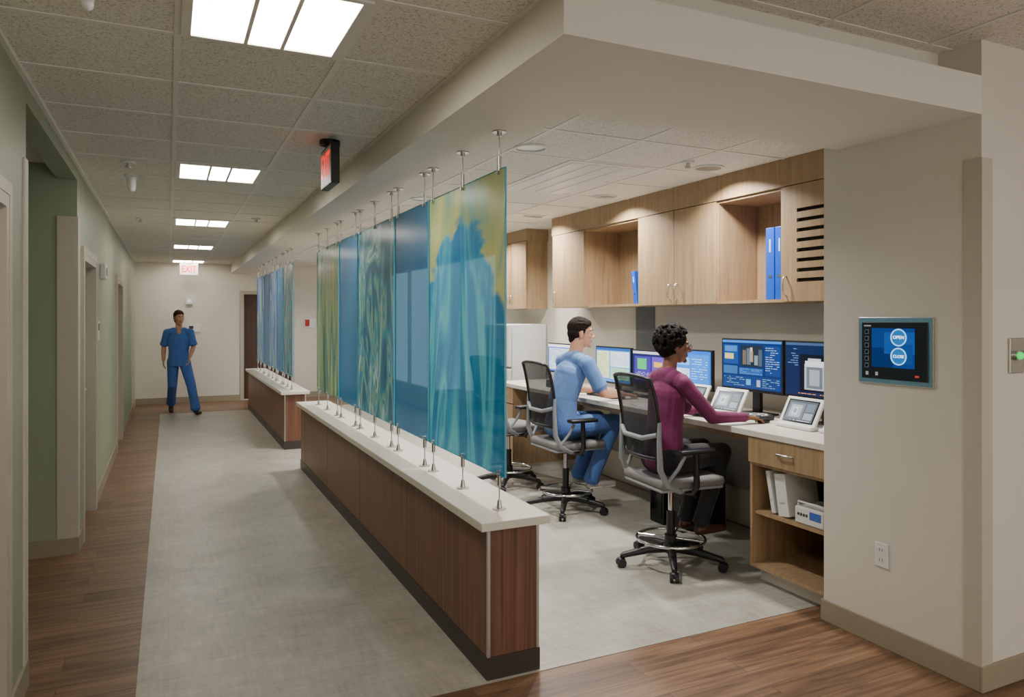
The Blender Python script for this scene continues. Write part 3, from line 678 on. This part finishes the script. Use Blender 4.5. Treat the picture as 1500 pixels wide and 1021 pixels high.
# ------------------------------------------------------------------ people
def V(*a): return Vector(a)
class Body:
    def __init__(s): s.p = []
    def cap(s, p0, p1, r0, r1, mat, hint=(0, 1, 0), flat=False):
        r0 = r0 if isinstance(r0, (tuple, list)) else (r0, r0); r1 = r1 if isinstance(r1, (tuple, list)) else (r1, r1)
        p0, p1 = Vector(p0), Vector(p1); d = (p1-p0); L = d.length; d = d/L
        e1 = Vector(hint)-d*Vector(hint).dot(d)
        if e1.length < .05: e1 = d.orthogonal()
        e1.normalize(); s.p.append(('c', p0, d, L, e1, d.cross(e1), r0, r1, mat, flat))
    def ell(s, c, r, mat, B=None):
        s.p.append(('e', Vector(c), Vector(r), B or Matrix.Identity(3), mat))
    def build(s, name, mats, voxel=.0045, smooth=5, parent=None):
        vs = []; fs = []; n = 18
        for q in s.p:
            o = len(vs)
            if q[0] == 'c':
                _, p0, d, L, e1, e2, r0, r1, mat, flat = q
                rings = []
                if flat: rings = [(0, 1, 0), (L, 1, 1)]
                else:
                    m0, m1 = min(r0), min(r1)
                    rings += [(-m0*math.cos(a), math.sin(a), 0) for a in (.15, .5, .9, 1.25)]+[(0, 1, 0), (L, 1, 1)]+[(L+m1*math.cos(a), math.sin(a), 1) for a in (1.25, .9, .5, .15)]
                for (h, k, w) in rings:
                    a_, b_ = (r0 if w == 0 else r1)
                    for j in range(n):
                        t = 2*math.pi*j/n; vs.append(p0+d*h+e1*(a_*k*math.cos(t))+e2*(b_*k*math.sin(t)))
                m = len(rings)
                for i in range(m-1):
                    for j in range(n): fs.append((o+i*n+j, o+i*n+(j+1) % n, o+(i+1)*n+(j+1) % n, o+(i+1)*n+j))
                fs.append(tuple(o+j for j in range(n))[::-1]); fs.append(tuple(o+(m-1)*n+j for j in range(n)))
            else:
                _, c, r, B, mat = q; m = 12
                for i in range(m+1):
                    ph = -math.pi/2+math.pi*(i+.0)/m; ph = max(-1.5, min(1.5, ph))
                    for j in range(n):
                        t = 2*math.pi*j/n
                        vs.append(c+B @ Vector((r[0]*math.cos(ph)*math.cos(t), r[1]*math.cos(ph)*math.sin(t), r[2]*math.sin(ph))))
                for i in range(m):
                    for j in range(n): fs.append((o+i*n+j, o+i*n+(j+1) % n, o+(i+1)*n+(j+1) % n, o+(i+1)*n+j))
                fs.append(tuple(o+j for j in range(n))[::-1]); fs.append(tuple(o+m*n+j for j in range(n)))
        me = bpy.data.meshes.new('tmp'); me.from_pydata([tuple(v) for v in vs], [], fs); me.update()
        ob = bpy.data.objects.new('tmp', me); COL.objects.link(ob)
        r = ob.modifiers.new('r', 'REMESH'); r.mode = 'VOXEL'; r.voxel_size = voxel
        sm = ob.modifiers.new('s', 'SMOOTH'); sm.factor = .5; sm.iterations = smooth
        C.view_layer.update()
        m2 = bpy.data.meshes.new_from_object(ob.evaluated_get(C.evaluated_depsgraph_get()))
        bpy.data.objects.remove(ob)
        m2.name = name
        nf = len(m2.polygons); cen = np.empty(nf*3); m2.polygons.foreach_get('center', cen); cen = cen.reshape(-1, 3)
        best = np.full(nf, 1e9); lab = np.zeros(nf, int); names = list(mats.keys())
        for q in s.p:
            if q[0] == 'c':
                _, p0, d, L, e1, e2, r0, r1, mat, flat = q
                rel = cen-np.array(p0); h = rel@np.array(d); t = np.clip(h/L, 0, 1); over = np.abs(h-np.clip(h, 0, L))
                a_ = r0[0]+(r1[0]-r0[0])*t; b_ = r0[1]+(r1[1]-r0[1])*t; mn = np.minimum(a_, b_)
                dd = (np.sqrt(((rel@np.array(e1))/a_)**2+((rel@np.array(e2))/b_)**2+(over/mn)**2)-1)*mn
                if flat: dd = dd+over*1.5
            else:
                _, c, r, B, mat = q; rel = (cen-np.array(c))@np.array(B); dd = (np.sqrt((rel/np.array(r))**2@np.ones(3))-1)*min(r)
            k = dd < best; best[k] = dd[k]; lab[k] = names.index(mat)
        m2.materials.clear()
        for k in names: m2.materials.append(mats[k])
        m2.polygons.foreach_set('material_index', lab.astype(np.int32)); m2.polygons.foreach_set('use_smooth', np.ones(nf, bool)); m2.update()
        o = bpy.data.objects.new(name, m2); COL.objects.link(o)
        if parent: o.parent = parent
        return o
    def hand(s, w, d, down, side, curl=(.25, .6), k=1.0, mat='skin'):
        w, d, down, side = map(Vector, (w, d, down, side)); d.normalize(); side = (side-d*side.dot(d)).normalized(); down = (down-d*down.dot(d)-side*down.dot(side)).normalized()
        s.cap(w, w+d*.085*k, (.027*k, .018*k), (.040*k, .013*k), mat, side)
        for o, Ln, fan in ((.034, .072, .16), (.0115, .082, .04), (-.0115, .076, -.06), (-.033, .06, -.18)):
            b0 = w+d*.083*k+side*o*k; dd = (d+side*fan).normalized()
            m = b0+(dd*math.cos(curl[0])+down*math.sin(curl[0]))*Ln*.5*k
            t = m+(dd*math.cos(curl[1])+down*math.sin(curl[1]))*Ln*.5*k
            s.cap(b0, m, .0088*k, .0082*k, mat); s.cap(m, t, .0082*k, .0068*k, mat)
        t0 = w+d*.02*k+side*.02*k; t1 = t0+(d*.65+side*.75)*.045*k; t2 = t1+(d*.95+side*.2+down*.2)*.035*k
        s.cap(t0, t1, .015*k, .011*k, mat); s.cap(t1, t2, .0105*k, .008*k, mat)
    def head(s, c, yaw, pitch=0, k=1.0, hair='short', lips='lips', up0=None):
        """forward = +X rotated by yaw"""
        B = (Matrix.Rotation(yaw, 3, 'Z') @ Matrix.Rotation(pitch, 3, 'Y')); c = Vector(c)
        P = lambda x, y, z: c+B @ Vector((x*k, y*k, z*k))
        R = lambda *r: tuple(q*k for q in r)
        s.ell(P(-.005, 0, .028), R(.097, .074, .092), 'skin', B)
        s.ell(P(.035, 0, -.035), R(.058, .056, .082), 'skin', B)
        s.ell(P(.012, 0, -.06), R(.06, .054, .045), 'skin', B)
        s.ell(P(.077, 0, -.098), R(.017, .022, .017), 'skin', B)
        s.cap(P(.088, 0, .018), P(.112, 0, -.026), .008*k, .012*k, 'skin')
        for sg in (-1, 1):
            s.ell(P(.1, sg*.011, -.029), R(.01, .009, .008), 'skin', B)
            s.ell(P(.07, sg*.036, -.02), R(.022, .02, .018), 'skin', B)
            s.cap(P(.088, sg*.014, .033), P(.078, sg*.05, .033), .0085*k, .008*k, 'skin')
            s.cap(P(.0945, sg*.016, .036), P(.084, sg*.05, .038), .0042*k, .003*k, 'hair')
            s.cap(P(.088, sg*.022, .0245), P(.082, sg*.044, .0235), .0055*k, .005*k, 'skin')
            s.ell(P(-.004, sg*.076, -.012), R(.018, .008, .031), 'skin', B)
        s.ell(P(.09, 0, -.056), R(.010, .022, .0055), lips, B); s.ell(P(.087, 0, -.066), R(.010, .019, .006), lips, B)
        if hair == 'short':
            s.ell(P(-.018, 0, .050), R(.100, .081, .083), 'hair', B)
            s.ell(P(-.045, 0, .0), R(.067, .074, .07), 'hair', B); s.ell(P(-.055, 0, -.045), R(.045, .055, .05), 'hair', B)
            s.ell(P(.025, 0, .082), R(.062, .062, .042), 'hair', B)
            for sg in (-1, 1): s.cap(P(.022, sg*.069, .03), P(.012, sg*.071, -.012), .01*k, .006*k, 'hair')
            rnd = random.Random(7)
            for i in range(34):
                a = rnd.uniform(-1.3, 1.3); t0 = rnd.uniform(.2, 1.5); 
                def Q(t, a=a): return P(-.018+.1*math.cos(t)*1.0, .080*math.sin(a)*math.sin(max(t, .5)), .050+.083*math.cos(a)*math.sin(t))
                s.cap(Q(t0+.3), Q(t0+.75), .009*k, .006*k, 'hair')
        elif hair == 'curly':
            s.ell(P(-.03, 0, .05), R(.112, .10, .10), 'hair', B); s.ell(P(-.055, 0, -.01), R(.075, .086, .08), 'hair', B)
            rnd = random.Random(11); i = 0
            while i < 420:
                v = Vector((rnd.gauss(0, 1), rnd.gauss(0, 1), rnd.gauss(0, 1))).normalized()
                if v.x > .55 and v.z < .5: continue
                if v.z < -.75: continue
                if v.x > .15 and v.z < 0: continue
                i += 1; q = Vector((-.03+v.x*.125, v.y*.115, .045+v.z*(.118 if v.z > 0 else .12)))
                s.ell(P(*q), (rnd.uniform(.008, .014)*k,)*3, 'hair', B)
        return P
def face_parts(P, B3, parent, k=1.0, glasses=False, beard=False):
    b = MB(); eyew = M('eye_white', '#cfc8c0', .3, noise=.01); iris = M('iris_brown', '#2a180e', .15, noise=.02)
    for sg in (-1, 1):
        b.sph(P(.0775, sg*.032, .012), .0112*k, eyew, n=10); b.sph(P(.0842, sg*.032, .012), .0058*k, iris, n=8)
    if glasses:
        for sg in (-1, 1):
            pts = [P(.108, sg*.034+.023*math.cos(a), .008+.018*math.sin(a)) for a in [2*math.pi*i/20 for i in range(20)]]
            b.tube(pts, .0018, DKGREY, 6, True); b.tube([P(.108, sg*.057, .012), P(.06, sg*.079, .012), P(-.01, sg*.083, .008)], .0018, DKGREY, 6)
        b.tube([P(.108, -.011, .01), P(.112, 0, .012), P(.108, .011, .01)], .0018, DKGREY, 6)
    b.obj('eyes', parent=parent)
def cloth(name, col, sc=7, st=.35):
    m, nt, b = newmat(name)
    tc = N(nt, 'ShaderNodeTexCoord'); mp = N(nt, 'ShaderNodeMapping', Scale=(1, 1, .6), Rotation=(.5, .3, .2))
    no = N(nt, 'ShaderNodeTexNoise', Scale=float(sc), Detail=1.2, Distortion=1.0)
    nt.links.new(tc.outputs['Object'], mp.inputs['Vector']); nt.links.new(mp.outputs['Vector'], no.inputs['Vector'])
    bp = N(nt, 'ShaderNodeBump', Strength=st, Distance=.05); nt.links.new(no.outputs['Fac'], bp.inputs['Height']); nt.links.new(bp.outputs['Normal'], b.inputs['Normal'])
    b.inputs['Base Color'].default_value = lin(col); b.inputs['Roughness'].default_value = .85
    b.inputs['Sheen Weight'].default_value = .1
    return m
def skinm(name, col): return M(name, col, .5, noise=.05, nscale=25)
def hairm(name, col):
    m = M(name, col, .8, noise=.3, nscale=90, bump=.5); m.node_tree.nodes['Principled BSDF'].inputs['Specular IOR Level'].default_value = .2; return m
SK1 = skinm('skin_light', '#bf8d6f'); SK2 = skinm('skin_brown', '#7d4f38')
LIP1 = M('lips_light', '#a5685a', .45, noise=.03); LIP2 = M('lips_brown', '#6b3432', .4, noise=.03)
HR1 = hairm('hair_dark_brown', '#1d140e'); HR2 = hairm('hair_black', '#15100d'); HR3 = hairm('hair_brown', '#3b2417')
SCRT = cloth('scrub_top_blue', '#5a7db4'); SCRP = cloth('scrub_pants_blue', '#4a6cab'); SCRD = cloth('scrub_royal_blue', '#426ab0')
PURP = cloth('sweater_plum', '#6f2050', 8, .3); BPANT = cloth('trousers_black', '#1f1e21', 7, .3)
SHB = M('shoe_brown', '#4a2d20', .4, noise=.06); SHG = M('shoe_grey', '#9a968e', .5, noise=.05); SHK = M('shoe_dark', '#2b2320', .5, noise=.05); SOLE = M('shoe_sole', '#d0ccc4', .6, noise=.03)

def empty(name, loc):
    e = bpy.data.objects.new(name, None); COL.objects.link(e); e.location = loc; e.empty_display_size = .2; return e
def seated(name, x, y, k, lean, mats, head_yaw, hair, arms, legs, male, glasses=False, seat=.618, shoe='shoe', headup=0):
    """faces +X, hip centre at x,y"""
    B = Body(); S = (0, 1, 0); zh = seat+.105*k
    top, pant = 'top', 'pants'
    sw = (.20 if male else .165)
    B.cap((x-.01, y-.075*k, zh), (x-.01, y+.075*k, zh), .115*k, .115*k, pant)
    B.cap((x-.015, y, zh+.0), (x+.0, y, zh+.22*k), (.168*k, .118*k), (.148*k if male else .138*k, .105*k), top, S)
    cx = x+lean*.6
    B.cap((x+.0, y, zh+.22*k), (cx, y, zh+.42*k), (.15*k if male else .138*k, .105*k), (.168*k if male else .148*k, .115*k), top, S)
    B.cap((cx, y, zh+.42*k), (x+lean, y, zh+.515*k), (.165*k if male else .145*k, .11*k), (.12*k, .07*k), top, S)
    zs = zh+.525*k
    B.cap((x+lean, y-(sw-.03)*k, zs), (x+lean, y+(sw-.03)*k, zs), .058*k, .058*k, top, S)
    B.cap((x+lean-.01, y-.09*k, zs+.012), (x+lean-.01, y+.09*k, zs+.012), .062*k, .062*k, top, S)
    B.cap((x+lean-.01, y-.035*k, zs+.03), (x+lean-.01, y+.035*k, zs+.03), .062*k, .062*k, top, S)
    if not male:
        for sg in (-1, 1): B.ell((cx+.085, y+sg*.065, zh+.36*k), (.058, .06, .062), top)
    hc = V(x+lean+.055*k, y, zs+.228*k+headup)
    B.cap((x+lean+.0, y, zs+.02), tuple(hc+V(-.03, 0, -.06)), .06*k if male else .05*k, .054*k if male else .046*k, 'skin')
    P = B.head(hc, head_yaw, .06, k*(1.0 if male else .95), hair)
    for sg, (el, wr, hd) in zip((-1, 1), arms):
        sh = V(x+lean, y+sg*sw*k, zs-.012); el = Vector(el); wr = Vector(wr); hd = Vector(hd)
        if male:
            mid = sh.lerp(el, .78)
            B.cap(sh, mid, .064*k, .060*k, top); B.cap(sh.lerp(el, .5), sh.lerp(el, .84), .058*k, .066*k, top, flat=True)
            B.cap(sh.lerp(el, .6), el, .045*k, .041*k, 'skin'); B.cap(el, el.lerp(wr, .35), .041*k, .042*k, 'skin'); B.cap(el.lerp(wr, .35), wr, .042*k, .027*k, 'skin', (0, 0, 1))
        else:
            B.cap(sh, el, .054*k, .045*k, top); B.cap(el, wr, .045*k, .031*k, top); B.cap(wr.lerp(el, .1), wr+(wr-el)*.03, .032*k, .033*k, top, flat=True)
            B.cap(wr, wr+hd*.02, .024*k, .024*k, 'skin')
        B.hand(wr+hd*.01, hd, (0, 0, -1), (0, -sg*1, 0), (.25, .7), k*.95)
    for sg, (kn, an, tr) in zip((-1, 1), legs):
        hp = V(x+.02, y+sg*.09*k, zh-.005); kn = Vector(kn); an = Vector(an); tr = Vector(tr)
        B.cap(hp, hp.lerp(kn, .5), .098*k, .088*k, pant); B.cap(hp.lerp(kn, .5), kn, .088*k, .066*k, pant)
        B.cap(kn, kn.lerp(an, .35), .064*k, .064*k, pant); B.cap(kn.lerp(an, .35), an+V(0, 0, .0), .064*k, .05*k if not male else .060*k, pant)
        B.cap(kn.lerp(an, .8), an+(an-kn).normalized()*.02, .054*k, .056*k if not male else .064*k, pant, flat=True)
        B.cap(an, an+V(0, 0, -.04), .036*k, .036*k, 'skin' if not male else shoe)
        hl = an+V(-.02, 0, -.055); to = hl+tr
        B.cap(hl, hl.lerp(to, .55), (.033*k, .036*k), (.04*k, .03*k), shoe, (0, 1, 0)); B.cap(hl.lerp(to, .5), to, (.042*k, .03*k), (.036*k, .022*k), shoe, (0, 1, 0))
        if male: B.cap(hl+V(0, 0, -.022), to+V(0, 0, -.014), (.037*k, .012), (.04*k, .012), 'sole', (0, 1, 0))
    e = empty(name, (x, y, 0))
    o = B.build('body', mats, .0045, 5); o.parent = e; o.matrix_parent_inverse = Matrix.Translation((-x, -y, 0))
    face_parts(P, None, e, k*(1.0 if male else .95), glasses)
    f = [c for c in e.children if c.name.startswith('eyes')][0]; f.matrix_parent_inverse = Matrix.Translation((-x, -y, 0))
    return e
seated('woman_seated', 2.99, 3.93, .98, .03,
       dict(top=PURP, pants=BPANT, skin=SK2, lips=LIP2, hair=HR2, shoe=SHB), -.45, 'curly',
       [((3.17, 3.67, 1.01), (3.41, 3.64, 1.0), V(1, -.05, -.12).normalized()), ((3.14, 4.18, 1.01), (3.35, 4.08, 1.0), V(1, -.15, -.1).normalized())],
       [((3.40, 3.84, .74), (3.23, 3.85, .285), V(.20, -.01, -.005)), ((3.40, 4.04, .74), (3.23, 4.01, .285), V(.2, .01, -.005))], False, True)
seated('man_seated', 3.05, 5.42, 1.05, .12,
       dict(top=SCRT, pants=SCRP, skin=SK1, lips=LIP1, hair=HR1, shoe=SHG, sole=SOLE), -.4, 'short',
       [((3.27, 5.13, 1.03), (3.50, 5.19, 1.0), V(1, .1, -.12).normalized()), ((3.26, 5.72, 1.03), (3.48, 5.58, 1.0), V(1, -.1, -.12).normalized())],
       [((3.49, 5.29, .75), (3.27, 5.31, .28), V(.22, -.03, -.0)), ((3.49, 5.56, .75), (3.27, 5.53, .28), V(.22, .02, 0))], True)

# walking man, faces -Y
B = Body(); S = (1, 0, 0); ox = .16; oy = 13.84
B.cap((ox-.06, oy, .93), (ox+.06, oy, .93), .115, .115, 'pants')
B.cap((ox, oy, .82), (ox, oy, 1.08), (.182, .135), (.160, .115), 'top', S, flat=True)
B.cap((ox, oy, 1.05), (ox, oy, 1.28), (.16, .112), (.178, .12), 'top', S)
B.cap((ox, oy, 1.28), (ox, oy, 1.40), (.175, .115), (.12, .075), 'top', S)
B.cap((ox-.15, oy, 1.415), (ox+.15, oy, 1.415), .058, .058, 'top'); B.cap((ox-.09, oy, 1.435), (ox+.09, oy, 1.435), .055, .055, 'top')
B.cap((ox, oy, 1.43), (ox, oy-.02, 1.60), .057, .053, 'skin'); B.ell((ox, oy-.07, 1.42), (.035, .03, .05), 'skin')
PW = B.head((ox, oy-.03, 1.65), -math.pi/2+.35, .05, 1.04, 'short')
for sg, el, wr, hd in ((-1, V(ox-.235, oy+.10, 1.16), V(ox-.24, oy-.0, .93), V(.03, -.35, -1)), (1, V(ox+.235, oy-.02, 1.15), V(ox+.17, oy-.2, .98), V(-.2, -.4, -1))):
    sh = V(ox+sg*.185, oy, 1.405)
    B.cap(sh, sh.lerp(el, .75), .062, .064, 'top'); B.cap(sh.lerp(el, .5), sh.lerp(el, .9), .06, .074, 'top', flat=True)
    B.cap(sh.lerp(el, .6), el, .044, .04, 'skin'); B.cap(el, el.lerp(wr, .35), .04, .041, 'skin'); B.cap(el.lerp(wr, .35), wr, .041, .027, 'skin')
    hd.normalize(); B.hand(wr+hd*.01, hd, (-sg, 0, 0), (0, -1, 0), (.3, .6), .98)
for hp, kn, an, tr in ((V(ox-.09, oy, .9), V(ox-.10, oy+.0, .49), V(ox-.12, oy+.30, .165), V(0, -.15, -.09)), (V(ox+.09, oy, .9), V(ox+.19, oy-.20, .5), V(ox+.26, oy-.30, .10), V(.06, -.19, .0))):
    B.cap(hp, kn, .1, .078, 'pants'); B.cap(kn, an, .076, .07, 'pants'); B.cap(kn.lerp(an, .6), an+V(0, 0, -.015), .07, .082, 'pants', flat=True)
    hl = an+V(0, .03, -.06)
    B.cap(hl, hl+tr*.55, (.035, .036), (.045, .032), 'shoe', S); B.cap(hl+tr*.5, hl+tr, (.045, .03), (.036, .022), 'shoe', S)
e = empty('man_walking', (ox, oy, 0))
o = B.build('body', dict(top=SCRD, pants=SCRD, skin=SK1, lips=LIP1, hair=HR3, shoe=SHK), .005, 5); o.parent = e; o.matrix_parent_inverse = Matrix.Translation((-ox, -oy, 0))
face_parts(PW, None, e, 1.04); f = [c for c in e.children if c.name.startswith('eyes')][0]; f.matrix_parent_inverse = Matrix.Translation((-ox, -oy, 0))

# ------------------------------------------------------------------ world + camera
w = bpy.data.worlds.new('world'); C.scene.world = w; w.use_nodes = True
w.node_tree.nodes['Background'].inputs[0].default_value = (1, .965, .92, 1); w.node_tree.nodes['Background'].inputs[1].default_value = 2.1  # even world glow, reaching the room as fill through the added openings
cam = bpy.data.cameras.new('camera'); co = bpy.data.objects.new('camera', cam); COL.objects.link(co)
co.location = (0, 0, 1.65); co.rotation_euler = (math.pi/2, 0, -math.atan(503/1061))
cam.sensor_width = 36; cam.lens = 1061/1500*36; cam.shift_y = -44.5/1500; cam.clip_start = .05
if ZOOM:
    z, u, v = ZOOM; cam.lens *= z; cam.shift_x = (u-750)/1500*z; cam.shift_y = -(v-466)/1500*z
C.scene.camera = co
